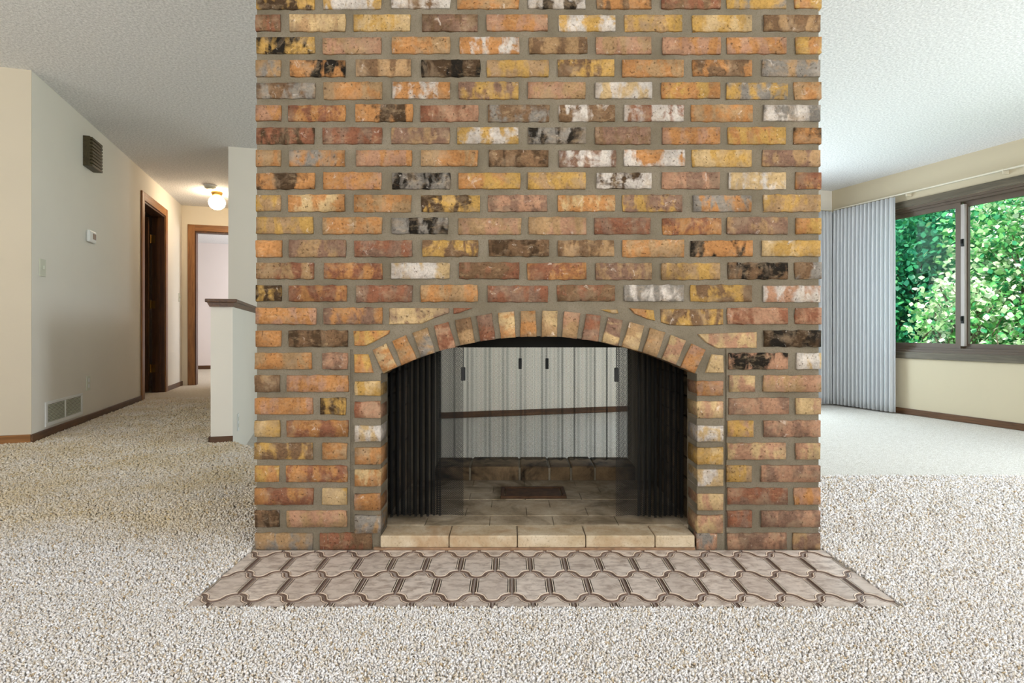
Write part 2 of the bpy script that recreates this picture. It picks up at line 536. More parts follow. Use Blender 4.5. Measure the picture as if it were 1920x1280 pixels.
def window_unit(name, q0, q1, z0, z1, splits, lock_at=None):
    w = empty(name, ROOM @ Matrix.Translation((PR + 0.05, (q0 + q1) / 2, z0)), kind='structure')
    c = 0.068
    boxes('casing', [(PR - 0.02, PR, q0 - c, q1 + c, z1, z1 + c)], M_WINX, w, bevel=0.003)
    boxes('casing', [(PR - 0.02, PR, q0 - c, q1 + c, z0 - c, z0)], M_WINX, w, bevel=0.003)
    boxes('casing', [(PR - 0.02, PR, q0 - c, q0, z0, z1)], M_WINX, w, bevel=0.003)
    boxes('casing', [(PR - 0.02, PR, q1, q1 + c, z0, z1)], M_WINX, w, bevel=0.003)
    # outer frame, stepped
    for a, b, d0, d1 in ((0.0, 0.024, 0.004, 0.13), (0.024, 0.046, 0.03, 0.13)):
        boxes('frame', [(PR + d0, PR + d1, q0, q1, z1 - b, z1 - a), (PR + d0, PR + d1, q0, q1, z0 + a, z0 + b),
                        (PR + d0, PR + d1, q0 + a, q0 + b, z0 + b, z1 - b), (PR + d0, PR + d1, q1 - b, q1 - a, z0 + b, z1 - b)], M_FRAME, w)
    for i in range(len(splits) - 1):
        a, b = splits[i], splits[i + 1]
        near = i % 2 == 0
        d0 = PR + (0.05 if near else 0.085)
        s = 0.046
        za, zb = z0 + 0.046, z1 - 0.046
        sash = boxes('sash', [(d0, d0 + 0.03, a, b, zb - s, zb), (d0, d0 + 0.03, a, b, za, za + s), (d0, d0 + 0.03, a, a + s, za + s, zb - s), (d0, d0 + 0.03, b - s, b, za + s, zb - s)], M_FRAME, w)
        boxes('pane', [(d0 + 0.012, d0 + 0.018, a + s - 0.004, b - s + 0.004, za + s - 0.004, zb - s + 0.004)], M_GLASS, sash)
    if lock_at:
        boxes('sash_edge', [(PR + 0.052, PR + 0.115, lock_at - 0.034, lock_at, z0 + 0.07, z1 - 0.07)], M_ALU, w)
        for lz in (0.82, 1.55):
            mb = MB(); mb.box(PR + 0.035, PR + 0.05, lock_at - 0.034, lock_at - 0.012, lz - 0.035, lz + 0.035)
            mb.box(PR + 0.02, PR + 0.036, lock_at - 0.028, lock_at - 0.018, lz - 0.01, lz + 0.03)
            mb.build('sash_lock', M_BLACK, sash, ROOM, bevel=0.003)
    return w


window_unit('window_1', WQ0, WQ1, WZ0, WZ1, [1.996, 2.95, 3.972, 4.814], lock_at=3.972)
window_unit('window_2', -0.55, 1.75, 0.5, 1.95, [-0.504, 0.62, 1.704])

# patio door frame in the back wall, behind the fireplace
pdr = empty('window_3', BW @ Matrix.Translation((4.8, 0.06, ZL)), kind='structure')
boxes('frame', [(4.15, 4.22, 0.02, 0.10, ZL, 1.95), (5.78, 5.85, 0.02, 0.10, ZL, 1.95), (4.96, 5.04, 0.02, 0.10, ZL, 1.95), (4.22, 5.78, 0.02, 0.10, 1.88, 1.95), (4.22, 5.78, 0.02, 0.10, ZL, ZL + 0.08)], M_FRAME, pdr, BW)
boxes('pane', [(4.22, 4.96, 0.055, 0.061, ZL + 0.08, 1.88)], M_GLASS, pdr, BW)
boxes('pane', [(5.04, 5.78, 0.055, 0.061, ZL + 0.08, 1.88)], M_GLASS, pdr, BW)

# ------------------------------------------------------------------ fireplace
def fxz(x, y):
    return (x - 960) * KP, CAMH - (y - HY) * KP


fp = empty('fireplace', Matrix.Translation(((FX0 + FX1) / 2, Y0 + 0.4, 0)),
           'wide brick fireplace of reclaimed tan and red bricks with an arched see-through opening', 'fireplace')

ACX, ACY, AR = 1010.5, 1279.0, 646.0
OX0, OX1 = 716.0, 1305.0
MY = Y0 + 0.007


def arch_y(x, extra=0.0):
    d = (AR + extra) ** 2 - (x - ACX) ** 2
    return ACY - math.sqrt(max(d, 0))


# mortar core: front leaf with arched opening, two side piers, upper block, back leaf
mb = MB()
SILLZ = 0.052
xl, xr = FX0 + 0.007, FX1 - 0.007
ox0, ox1 = fxz(OX0 - 3, 0)[0], fxz(OX1 + 3, 0)[0]
LEAF = MY + 0.105
gz = fxz(0, 655)[1]
for a, g0, g1, b in ((xl, fxz(655.5, 0)[0], fxz(661.5, 0)[0], ox0), (ox1, fxz(1359, 0)[0], fxz(1363.5, 0)[0], xr)):
    mb.box(a, g0, MY, LEAF, 0, gz); mb.box(g1, b, MY, LEAF, 0, gz); mb.box(g0, g1, MY + 0.005, LEAF, 0, gz); mb.box(a, b, MY, LEAF, gz, ZC)
N = 40
pts = []
for i in range(N + 1):
    x = OX0 - 3 + (OX1 - OX0 + 6) * i / N
    pts.append(fxz(x, arch_y(x, 3) if abs(x - ACX) < 295 else arch_y(ACX + 295, 3)))
for i in range(N):
    mb.prism([pts[i], pts[i + 1], (pts[i + 1][0], ZC), (pts[i][0], ZC)], MY, LEAF, 'y')
mb.box(ox0, ox1, MY, LEAF, 0, 0.012)
mb.box(xl, xl + 0.34, LEAF, YB - 0.007, ZL, ZC); mb.box(xr - 0.33, xr, LEAF, YB - 0.007, ZL, ZC)
mb.box(xl + 0.34, xr - 0.33, LEAF, YB - 0.007, 1.15, ZC)
BX0, BX1, BZ = -0.345, 0.552, 0.645
mb.box(xl + 0.34, BX0, 2.60, YB - 0.007, ZL, 1.15); mb.box(BX1, xr - 0.33, 2.60, YB - 0.007, ZL, 1.15)
mb.box(BX0, BX1, 2.68, YB - 0.007, BZ, 1.15); mb.box(BX0, BX1, 2.594, YB - 0.012, 0.0125, 0.105)
mb.box(xl + 0.34, xr - 0.33, LEAF, YB - 0.007, ZL, 0.012)
core = mb.build('mortar', M_MORTAR, fp)

# soot-blackened steel and lining inside
M_SOOT = plain('soot', (20, 18, 16), 0.95, 0.1, var=0.3, scale=20)
mb = MB()
ix0, ix1 = xl + 0.34, xr - 0.33
mb.box(ix0, ix1, LEAF, LEAF + 0.02, 0.72, 1.15)
mb.box(ix0, ix1, 2.66, 2.68, BZ, 1.15)
mb.box(ix0, ix1, LEAF, 2.68, 1.13, 1.149)
mb.box(ix0, ix0 + 0.015, LEAF, 2.6, 0.012, 1.15); mb.box(ix1 - 0.015, ix1, LEAF, 2.6, 0.012, 1.15)
mb.build('smoke_chamber', M_SOOT, fp)
boxes('lintel', [(BX0 - 0.05, BX1 + 0.05, 2.585, 2.66, BZ - 0.006, BZ + 0.05)], M_BLACK, fp, Matrix.Identity(4))


# --- brick meshes
def brick_mesh(name, L, H, D, seed, nx=10, nz=4, wear=1.0):
    rg = np.random.default_rng(seed)
    v = []; f = []
    ph = rg.uniform(0, 6.28, 8)

    def chip(t, k):
        return 0.5 * (math.sin(t * 3.1 + ph[k]) + math.sin(t * 7.7 + ph[k + 4]))
    nxv, nzv = nx + 1, nz + 1
    for j in range(nzv):
        for i in range(nxv):
            ex, ez = 2 * 0.0042 / L, 2 * 0.0042 / H
            u = -1 if i == 0 else 1 if i == nx else -1 + ex + (2 - 2 * ex) * (i - 1) / (nx - 2)
            w = -1 if j == 0 else 1 if j == nz else -1 + ez + (2 - 2 * ez) * (j - 1) / (nz - 2)
            x = u * L / 2; z = w * H / 2
            edge_x = abs(u) > 0.999; edge_z = abs(w) > 0.999
            y = 0.0012 * chip(u * 2 + w, 1) * wear
            if edge_z: z -= math.copysign(0.0020 * (1 + chip(u * 5 + w * 2, 0)) * wear + rg.uniform(0, 0.0018), w); y += 0.0034
            if edge_x: x -= math.copysign(0.0026 * (1 + chip(w * 3 + u, 2)) * wear + rg.uniform(0, 0.003), u); y += 0.0034
            if edge_x and edge_z: x -= math.copysign(0.0036 * rg.uniform(0.3, 2.4), u); z -= math.copysign(0.0026 * rg.uniform(0.2, 2.0), w); y += 0.001
            v.append((x, y, z))
    for j in range(nz):
        for i in range(nx):
            a = j * nxv + i
            f.append((a, a + 1, a + 1 + nxv, a + nxv))
    ring = [i for i in range(nxv)] + [j * nxv + nx for j in range(1, nzv)] + [nz * nxv + i for i in range(nx - 1, -1, -1)] + [j * nxv for j in range(nz - 1, 0, -1)]
    n = len(v)
    for r in ring:
        x, y, z = v[r]
        v.append((x * 1.004, D, z * 1.01))
    k = len(ring)
    for i in range(k):
        j = (i + 1) % k
        f.append((ring[j], ring[i], n + i, n + j))
    f.append(tuple(n + i for i in range(k)))
    me = bpy.data.meshes.new(name)
    me.from_pydata(v, [], f)
    bm = bmesh.new(); bm.from_mesh(me); bmesh.ops.recalc_face_normals(bm, faces=bm.faces); bm.to_mesh(me); bm.free()
    me.polygons.foreach_set('use_smooth', [True] * len(me.polygons))
    me.materials.append(M_BRICK)
    return me


LS, LH, HB = 114 * KP, 53 * KP, 34.5 * KP
STRETCH = [brick_mesh('stretcher', LS, HB, 0.03, 100 + i) for i in range(9)]
HALF = [brick_mesh('half_brick', LH, HB, 0.03, 200 + i, nx=6) for i in range(6)]
STRETCH_D = [brick_mesh('corner_stretcher', LS, HB, 0.10, 300 + i) for i in range(4)]
HALF_D = [brick_mesh('corner_half_brick', LH, HB, 0.10, 400 + i, nx=6) for i in range(5)]


def tones(o, code):
    a, b = TONE[code[0]], TONE[code[1] if len(code) > 1 else code[0]]
    j = random.uniform(0.93, 1.07)
    j *= 0.64
    o['tone_one'] = [c * j for c in a]
    o['tone_two'] = [c * j for c in b]
    o['offset_seed'] = [random.uniform(0, 40), random.uniform(0, 40), random.uniform(0, 40)]


def lay(x0, x1, y0, y1, code, deep=False, proud=0.0, name='brick', flip=False):
    w = x1 - x0
    half = w < 85
    pool = (HALF_D if deep else HALF) if half else (STRETCH_D if deep else STRETCH)
    me = random.choice(pool)
    o = bpy.data.objects.new(name, me)
    cx, cz = fxz((x0 + x1) / 2, (y0 + y1) / 2)
    bl = LH if half else LS
    M = Matrix.Translation((cx, Y0 + random.uniform(-0.0015, 0.0015) - proud, cz)) @ Matrix.Rotation(random.gauss(0, 0.004), 4, 'Y') @ Matrix.Diagonal((w * KP / bl, 1, (y1 - y0) / 32.0, 1))
    put(o, M, fp)
    tones(o, code)
    return o


def poly_brick(pts, code, depth=0.03, name='brick'):
    q = [fxz(*a) for a in pts]
    c = np.mean(q, axis=0)
    mb = MB()
    n = len(q)
    ins = [tuple(np.array(a) + (c - np.array(a)) / max(np.linalg.norm(c - np.array(a)), 1e-4) * 0.004) for a in q]
    mb.v = [(a, 0.0, b) for a, b in ins] + [(a, 0.004, b) for a, b in q] + [(a, depth, b) for a, b in q]
    mb.f = [tuple(range(n))]
    for k in range(2):
        for i in range(n):
            j = (i + 1) % n
            mb.f.append((k * n + i, k * n + j, (k + 1) * n + j, (k + 1) * n + i))
    mb.m = [0] * len(mb.f)
    o = mb.build(name, M_BRICK, fp, Matrix.Translation((0, Y0, 0)))
    tones(o, code)
    return o


PA = [(477, 529), (540, 650), (663, 773), (788, 900), (912, 1030), (1044, 1156), (1167, 1284), (1295, 1413), (1428, 1541)]
PB = [(478, 591), (604, 718), (731, 844), (857, 977), (989, 1102), (1115, 1224), (1240, 1353), (1363, 1478), (1489, 1543)]
ROWS = [
    'KY YW BW TO DW BO BR GY OY', 'BR TC YC BV OP YW TY YC TB', 'DY TP TO OW TB PT OP OP OY', 'TG DO TB DK YT YB TO BO TG',
    'BG OT OW YV TP WC YO GY OT', 'OP RO OK RP BG BW RW TO GW', 'KR RV TV YW DG BV PO YO KO', 'OT GO OP TO KB WV OW CY TV',
    'OK PO DG OY YT KW PV WC OR', 'TY CO TO YK PV CO YV OG YT', 'TY OT GD PT PT RV RO TV OY', 'OO TV RV YB KB TB OT DO CY',
    'RT RO CW BR RO TV YT BD BG', 'YK RO RV OT RV RB WG YB PW']


def row_y(r):
    b = 16.0 + 42.3 * r
    return b - 32, b


for r, codes in enumerate(ROWS):
    pat = PA if r % 2 else PB
    y0, y1 = row_y(r)
    for i, (c, (a, b)) in enumerate(zip(codes.split(), pat)):
        ja = 0 if i == 0 else random.uniform(-2.5, 2.5)
        jb = 0 if i == 8 else random.uniform(-2.5, 2.5)
        lay(a + ja, b + jb, y0 + random.uniform(-1, 1), y1 + random.uniform(-1, 1), c, deep=i in (0, 8))
# row 14: cut round the arch
y0, y1 = row_y(14)
for a, b, c, dp in ((477, 594, 'OP', 1), (604, 719, 'OV', 0), (1362, 1480, 'PR', 0), (1490, 1543, 'PR', 1)):
    lay(a, b, y0, y1, c, deep=bool(dp))
poly_brick([(729, 577), (842, 577), (842, 586), (815, 596), (790, 607), (729, 608)], 'VC')
poly_brick([(850, 577), (886, 577), (860, 587), (850, 588)], 'RR')
poly_brick([(1125, 580), (1158, 580), (1160, 587), (1150, 588)], 'YC')
poly_brick([(1180, 577), (1226, 581), (1229, 601), (1214, 598), (1190, 588)], 'YO')
poly_brick([(1239, 579), (1357, 579), (1357, 608), (1300, 611), (1255, 609), (1240, 604)], 'YB')
y0, y1 = row_y(15)
lay(477, 528, y0, y1, 'OO', True); lay(539, 654, y0, y1, 'KB')
poly_brick([(662, 620), (731, 619), (728, 626), (706, 638), (686, 648), (664, 648)], 'OY')
poly_brick([(1308, 626), (1420, 622), (1420, 652), (1345, 653), (1324, 642)], 'CP')
lay(1430, 1542, y0, y1, 'KD', True)
LOW = {16: [(475, 586, 'TO'), (602, 653, 'PV'), (1365, 1480, 'DP'), (1492, 1542, 'CW')],
       17: [(475, 526, 'TB'), (535, 655, 'OP'), (1365, 1418, 'CP'), (1430, 1542, 'PT')],
       18: [(475, 588, 'PO'), (598, 650, 'YK'), (1365, 1482, 'PV'), (1490, 1542, 'CP')],
       19: [(475, 527, 'YC'), (535, 655, 'RO'), (1362, 1415, 'YP'), (1430, 1541, 'PV')],
       20: [(474, 588, 'YB'), (602, 652, 'OT'), (1362, 1476, 'CP'), (1490, 1541, 'CP')],
       21: [(475, 524, 'YO'), (534, 653, 'RO'), (1360, 1412, 'TY'), (1425, 1541, 'VP')],
       22: [(475, 589, 'OR'), (602, 653, 'CY'), (1362, 1480, 'VR'), (1488, 1541, 'PO')],
       23: [(475, 525, 'BK'), (535, 652, 'PT'), (1362, 1412, 'VR'), (1425, 1541, 'PV')],
       24: [(475, 588, 'TG'), (597, 699, 'RB'), (1304, 1346, 'GP'), (1362, 1478, 'PV'), (1485, 1541, 'VT')]}
for r, lst in LOW.items():
    y0, y1 = row_y(r)
    for a, b, c in lst:
        lay(a, b, y0, y1, c, deep=(a < 480 or b > 1538))
# jamb piers
poly_brick([(663, 664), (690, 664), (700, 699), (664, 699)], 'YO', 0.1)
poly_brick([(1335, 664), (1357, 666), (1358, 699), (1323, 699)], 'CC', 0.1)
PY = [(714, 742), (752, 784), (797, 828), (838, 871), (879, 912), (925, 957), (965, 1000)]
for (a, b), cl, cr in zip(PY, 'CY PR CW OT CO PO TG'.split(), 'PO PC CW CY CW CP CP'.split()):
    lay(663, 716, a, b, cl, True, 0.003); lay(1305, 1358, a, b, cr, True, 0.003)
# arch
ARCH = 'OC OT TG RP TB RV OC OT CT TP VR CV CT OT CP PO'.split()
hspan = math.asin(295 / AR)
ARCH_M = [brick_mesh('arch_brick', 53 * KP, 32.5 * KP, 0.10, 500 + i, nx=6) for i in range(5)]
for i, c in enumerate(ARCH):
    a = -hspan + 2 * hspan * (i + 0.5) / 16
    x = ACX + (AR + 26.5) * math.sin(a); y = ACY - (AR + 26.5) * math.cos(a)
    cx, cz = fxz(x, y)
    o = bpy.data.objects.new('arch_brick', random.choice(ARCH_M))
    put(o, Matrix.Translation((cx, Y0 - 0.002 + random.uniform(-0.001, 0.001), cz)) @ Matrix.Rotation(-math.pi / 2 + a + random.gauss(0, 0.01), 4, 'Y'), fp)
    tones(o, c)

# brickwork above the frame, on the sides and on the back: joined
allv, allf, c1, c2, sdv = [], [], [], [], []


def add_joined(me, M, code):
    n = len(allv)
    s = [random.uniform(0, 40) for _ in range(3)]
    for vv in me.vertices: allv.append(tuple(M @ vv.co))
    for p in me.polygons: allf.append(tuple(n + i for i in p.vertices))
    k = len(me.vertices)
    c1.extend([[0.64 * t for t in TONE[code[0]]]] * k); c2.extend([[0.64 * t for t in TONE[code[1]]]] * k); sdv.extend([s] * k)


CODES = 'OT TP RO YB TV CO PV BR OY KB RV YT TO PO'.split()
for r in range(-9, 0):
    y0, y1 = row_y(r)
    if fxz(0, y0)[1] > ZC: continue
    for a, b in (PA if r % 2 else PB):
        cx, cz = fxz((a + b) / 2, (y0 + y1) / 2)
        me = random.choice(HALF_D if b - a < 85 else STRETCH_D)
        add_joined(me, Matrix.Translation((cx, Y0, cz)), random.choice(CODES))
for side in (0, 1):
    for r in range(-9, 26):
        y0, y1 = row_y(r); cz = fxz(0, (y0 + y1) / 2)[1]
        if cz + 0.03 > ZC: continue
        y = Y0 + 0.125 + (0.105 if r % 2 else 0.0)
        while y + LS < YB - 0.01:
            M = Matrix.Translation((FX0 if side == 0 else FX1, y + LS / 2, cz)) @ Matrix.Rotation(-math.pi / 2 if side == 0 else math.pi / 2, 4, 'Z')
            add_joined(random.choice(STRETCH), M, random.choice(CODES)); y += 126 * KP
for r in range(-9, 28):
    y0, y1 = row_y(r); cz = fxz(0, (y0 + y1) / 2)[1]
    if cz + 0.03 > ZC: continue
    x = FX0 + (0.0 if r % 2 else 0.108)
    while x + LS < FX1 + 0.01:
        if not (cz < 0.76 and cz > 0.0 and x + LS > BX0 - 0.01 and x < BX1 + 0.01):
            add_joined(random.choice(STRETCH), Matrix.Translation((x + LS / 2, YB, cz)) @ Matrix.Rotation(math.pi, 4, 'Z'), random.choice(CODES))
        x += 126 * KP
me = bpy.data.meshes.new('brickwork')
me.from_pydata(allv, [], allf)
me.polygons.foreach_set('use_smooth', [True] * len(me.polygons))
for nm, arr in (('tone_one', c1), ('tone_two', c2), ('offset_seed', sdv)):
    at = me.attributes.new(nm, 'FLOAT_VECTOR', 'POINT')
    at.data.foreach_set('vector', np.array(arr, dtype=np.float32).ravel())
me.materials.append(M_BRICKG)
o = bpy.data.objects.new('brickwork', me)
put(o, Matrix.Identity(4), fp); tag(o, kind='stuff')


# --- firebox floor, sill, back sill, side lining
def firebrick_mat(name, lo, hi, stain, amt):
    m = NT(name, 0.9, 0.1)
    tc = m.n('ShaderNodeNewGeometry').outputs['Position']
    mp = m.n('ShaderNodeMapping'); m.l(tc, mp.inputs[0]); v = mp.outputs[0]
    a = m.noise(v, 9, 4, 0.6, 0.4); g = m.noise(v, 150, 3, 0.7)
    c = m.mix(m.ramp(a, [(0.35, 0.0), (0.65, 1.0)]), lin(*lo), lin(*hi))
    c = m.mix(m.ramp(m.noise(v, 5, 4, 0.65, 0.8), [(0.48, 0.0), (0.66, amt)]), c, lin(*stain))
    c = m.mix(m.ramp(g, [(0.3, 0.5), (0.45, 0.0)]), c, tuple(x * 0.5 for x in lin(*lo)))
    m.color(c); m.bump(g, 0.4, 0.002)
    return m.mat


M_SILL = firebrick_mat('firebrick_sill', (174, 152, 122), (202, 186, 162), (158, 120, 80), 0.6)
M_FBF = firebrick_mat('firebox_floor_brick', (150, 132, 108), (178, 162, 140), (88, 72, 50), 0.75)
M_FBS = firebrick_mat('sooty_firebrick', (88, 72, 54), (124, 102, 76), (26, 22, 18), 0.95)


def slab(name, x0, x1, y0, y1, z0, z1, mat, parent, bev=0.0025):
    return boxes(name, [(x0, x1, y0, y1, z0, z1)], mat, parent, Matrix.Identity(4), bevel=bev)


sx = [713, 842, 970, 1098, 1228, 1303]
for a, b in zip(sx[:-1], sx[1:]):
    slab('sill_brick', fxz(a + 0.7, 0)[0], fxz(b - 0.7, 0)[0], Y0 - 0.004, Y0 + 0.098, 0.0125, SILLZ + random.uniform(-0.001, 0.001), M_SILL, fp, 0.004)
# the stained mortar bed under the sill bricks
slab('mortar_bed', fxz(700, 0)[0], fxz(1304, 0)[0], Y0 - 0.003, Y0 + 0.09, 0.0, 0.012, plain('stained_mortar', (142, 112, 88), 0.95, 0.1, var=0.25, scale=30, bump=0.6, bscale=90), fp, 0.004)
yy = Y0 + 0.1; k = 0
while yy < 2.57:
    y2 = min(yy + 0.1, 2.585)
    x = ix0 + 0.02 - (0.09 if k % 2 else 0.0) - 0.05
    while x < ix1 - 0.015:
        a, b = max(x, ix0 + 0.016), min(x + 0.22, ix1 - 0.016)
        if b - a > 0.03: slab('floor_firebrick', a + 0.0008, b - 0.0008, yy + 0.0008, y2 - 0.0008, 0.013, SILLZ + random.uniform(-0.0012, 0.0008), M_FBF, fp, 0.0015)
        x += 0.22
    yy = y2; k += 1
bx = [-0.345, -0.186, 0.034, 0.166, 0.262, 0.368, 0.552]
for a, b in zip(bx[:-1], bx[1:]):
    slab('back_sill_brick', a + 0.004, b - 0.004, 2.590, 2.795, 0.014, 0.111 + random.uniform(-0.003, 0.003), M_FBS, fp, 0.005)
for side in (0, 1):
    for r in range(9):
        for j in range(3):
            ya = LEAF + 0.012 + j * 0.175 - (0.06 if r % 2 else 0); yb = min(ya + 0.165, 2.595); ya = max(ya, LEAF + 0.008)
            if side == 0: xa, xb = ix0 + 0.0155, ix0 + 0.05 + random.uniform(0, 0.002)
            else: xa, xb = ix1 - 0.05 - random.uniform(0, 0.002), ix1 - 0.0155
            slab('side_firebrick', xa, xb, ya, yb, SILLZ + 0.001 + r * 0.072, SILLZ + 0.066 + r * 0.072, M_FBS, fp, 0.003)

# ash dump door set in the firebox floor
ad = empty('ash_dump_door', Matrix.Translation((0.085, 2.36, SILLZ)), 'small rusty iron ash door set in the firebox floor', 'ash door')
M_RUST = plain('rusty_iron', (78, 54, 36), 0.8, 0.3, 0.4, var=0.3, scale=30)
boxes('frame', [(-0.045, 0.215, 2.295, 2.308, SILLZ + 0.001, SILLZ + 0.012), (-0.045, 0.215, 2.427, 2.44, SILLZ + 0.001, SILLZ + 0.012), (-0.045, -0.03, 2.308, 2.427, SILLZ + 0.001, SILLZ + 0.012), (0.2, 0.215, 2.308, 2.427, SILLZ + 0.001, SILLZ + 0.012)], M_RUST, ad, Matrix.Identity(4), 0.002)
boxes('lid', [(-0.025, 0.195, 2.313, 2.422, SILLZ + 0.001, SILLZ + 0.008)], M_RUST, ad, Matrix.Identity(4), 0.002)

# ------------------------------------------------------------------ wire mesh curtains
M_WIRE = plain('black_wire_mesh', (30, 29, 28), 0.5, 0.4, 0.5, var=0.1)


def wire_curtain(name, path, z0, z1, pitch, r, label, pull_x=None, pull_z=(0.6, 0.65), pull_y=0.0, rod=None):
    """path: unfolded positions [(x,y)] along the width; the net is knotted from diagonal wires"""
    xs = np.array(path)
    seg = np.sqrt((np.diff(xs, axis=0) ** 2).sum(1)); s = np.concatenate([[0], np.cumsum(seg)])
    L = s[-1]
    nu = int(L / (pitch / 2)); nv = int((z1 - z0) / (pitch / 2))
    us = np.linspace(0, L, nu + 1)
    px = np.interp(us, s, xs[:, 0]); py = np.interp(us, s, xs[:, 1])
    zs = np.linspace(z0, z1, nv + 1)
    I, J = np.meshgrid(np.arange(nu), np.arange(nv), indexing='ij')
    I = I.ravel(); J = J.ravel()
    par = (I + J) % 2 == 0
    a = np.stack([px[I], py[I], zs[np.where(par, J, J + 1)]], 1)
    b = np.stack([px[I + 1], py[I + 1], zs[np.where(par, J + 1, J)]], 1)
    d = b - a; d /= np.linalg.norm(d, axis=1)[:, None]
    up = np.tile(np.array([0.0, 1.0, 0.0]), (len(a), 1))
    n1 = np.cross(d, up); n1 /= np.maximum(np.linalg.norm(n1, axis=1)[:, None], 1e-6)
    n2 = np.cross(d, n1)
    vs = []
    for P in (a, b):
        for k in range(3):
            t = 2 * math.pi * k / 3
            vs.append(P + r * (math.cos(t) * n1 + math.sin(t) * n2))
    V = np.stack(vs, 1).reshape(-1, 3)
    n = len(a); base = np.arange(n) * 6
    Fq = np.concatenate([np.stack([base + k, base + (k + 1) % 3, base + 3 + (k + 1) % 3, base + 3 + k], 1) for k in range(3)])
    c0 = np.array([px.mean(), py.mean(), z0])
    e = empty(name, Matrix.Translation(c0), label, 'fire screen', 'wire mesh fire screen curtains')
    me = bpy.data.meshes.new('wire_net')
    V = V - c0
    me.vertices.add(len(V)); me.vertices.foreach_set('co', V.astype(np.float32).ravel())
    me.loops.add(Fq.size); me.loops.foreach_set('vertex_index', Fq.astype(np.int32).ravel())
    me.polygons.add(len(Fq)); me.polygons.foreach_set('loop_start', np.arange(0, Fq.size, 4, dtype=np.int32))
    me.update(calc_edges=True)
    me.materials.append(M_WIRE)
    o = bpy.data.objects.new('wire_net', me)
    put(o, Matrix.Translation(c0), e); tag(o, kind='stuff')
    if pull_x is not None:
        mb = MB(); mb.box(pull_x - 0.0072, pull_x + 0.0072, pull_y - 0.005, pull_y + 0.005, pull_z[0], pull_z[1])
        mb.build('pull_handle', M_BLACK, e, bevel=0.002)
        mb = MB(); mb.lathe([(0.0012, pull_z[1]), (0.0012, z1)], (pull_x, pull_y, 0), seg=6)
        mb.build('pull_chain', M_BLACK, e)
    return e


def folds(x0, x1, y, n, amp, per=14, ph=0.0, shrink=None):
    out = []
    for i in range(n * per + 1):
        t = i / (n * per)
        u = shrink(t) if shrink else t
        out.append((x0 + (x1 - x0) * u, y + amp * (1.0 if shrink is None else min(1.0, max(0.12, (0.62 - u) * 5)) if True else 0) * math.sin(2 * math.pi * n * t + ph)))
    return out


YC = 2.045


def at_y(x, Y):
    return (x - 960) / F * Y


def bunch(xa, xb, xe, Y, nf, amp, sgn):
    """gathered folds from xa to xb then a flat flap to xe"""
    out = []
    n = nf * 16
    for i in range(n + 1):
        t = i / n
        t = t + 0.035 * math.sin(9.3 * t + nf) * min(1, 4 * t, 4 * (1 - t))
        out.append((xa + (xb - xa) * t + sgn * 0.006 * math.sin(4 * math.pi * nf * t), Y + amp * (0.75 + 0.45 * math.sin(11 * t + 1)) * math.sin(2 * math.pi * nf * t)))
    for i in range(1, 11):
        t = i / 10
        out.append((xb + (xe - xb) * t, Y + amp * 0.25 * math.sin(5 * t)))
    return out


wire_curtain('fire_screen_curtain', bunch(at_y(728, YC), at_y(828, YC), at_y(869, YC), YC, 9, 0.024, 1), 0.068, 0.735, 0.0064, 0.0008,
             'gathered black wire mesh curtain in the front opening on the hall side', at_y(869, YC), (CAMH - (713 - HY) / F * YC, CAMH - (688 - HY) / F * YC), YC - 0.008)
wire_curtain('fire_screen_curtain', bunch(at_y(1282, YC), at_y(1194, YC), at_y(1154, YC), YC, 9, 0.024, -1), 0.066, 0.735, 0.0064, 0.0008,
             'gathered black wire mesh curtain in the front opening on the window side', at_y(1155, YC), (CAMH - (715 - HY) / F * YC, CAMH - (689 - HY) / F * YC), YC - 0.008)
YK = 2.665


def waves(x0, x1, n, amp, ph):
    return [(x0 + (x1 - x0) * i / 160, YK + amp * (math.sin(2 * math.pi * n * i / 160 + ph) + 0.5 * math.sin(2 * math.pi * n * 1.7 * i / 160 + ph * 2))) for i in range(161)]


wire_curtain('fire_screen_curtain', waves(BX0 + 0.005, at_y(1000, YK) - 0.001, 8, 0.011, 0.4), 0.125, 0.655, 0.0063, 0.0006,
             'drawn wire mesh curtain half in the far opening, nearer the hall', at_y(975, YK), (CAMH - (691 - HY) / F * YK, CAMH - (671 - HY) / F * YK), YK - 0.024)
wire_curtain('fire_screen_curtain', waves(at_y(1000, YK) + 0.001, BX1 - 0.005, 9, 0.011, 1.9), 0.125, 0.655, 0.0063, 0.0006,
             'drawn wire mesh curtain half in the far opening, nearer the window', at_y(1025, YK), (CAMH - (691 - HY) / F * YK, CAMH - (671 - HY) / F * YK), YK - 0.024)
mb = MB(); mb.lathe([(0.006, ix0 + 0.02), (0.006, ix1 - 0.02)], (0, YC, 0.737), 'x', 10)
mb.build('curtain_rod', M_BLACK, fp)
mb = MB(); mb.lathe([(0.006, BX0), (0.006, BX1)], (0, YK, 0.652), 'x', 10)
mb.build('curtain_rod', M_BLACK, fp)

# ------------------------------------------------------------------ hearth of curved tiles
HYF = F * CAMH / (1141 - HY)
HX0, HX1 = FX0 - 0.001, FX1 + 0.001
M_TBROWN = plain('tile_brown_edge', (108, 86, 74), 0.4, 0.45, var=0.15, scale=25)
M_TCREAM = plain('tile_cream_line', (222, 204, 186), 0.4, 0.45, var=0.06)


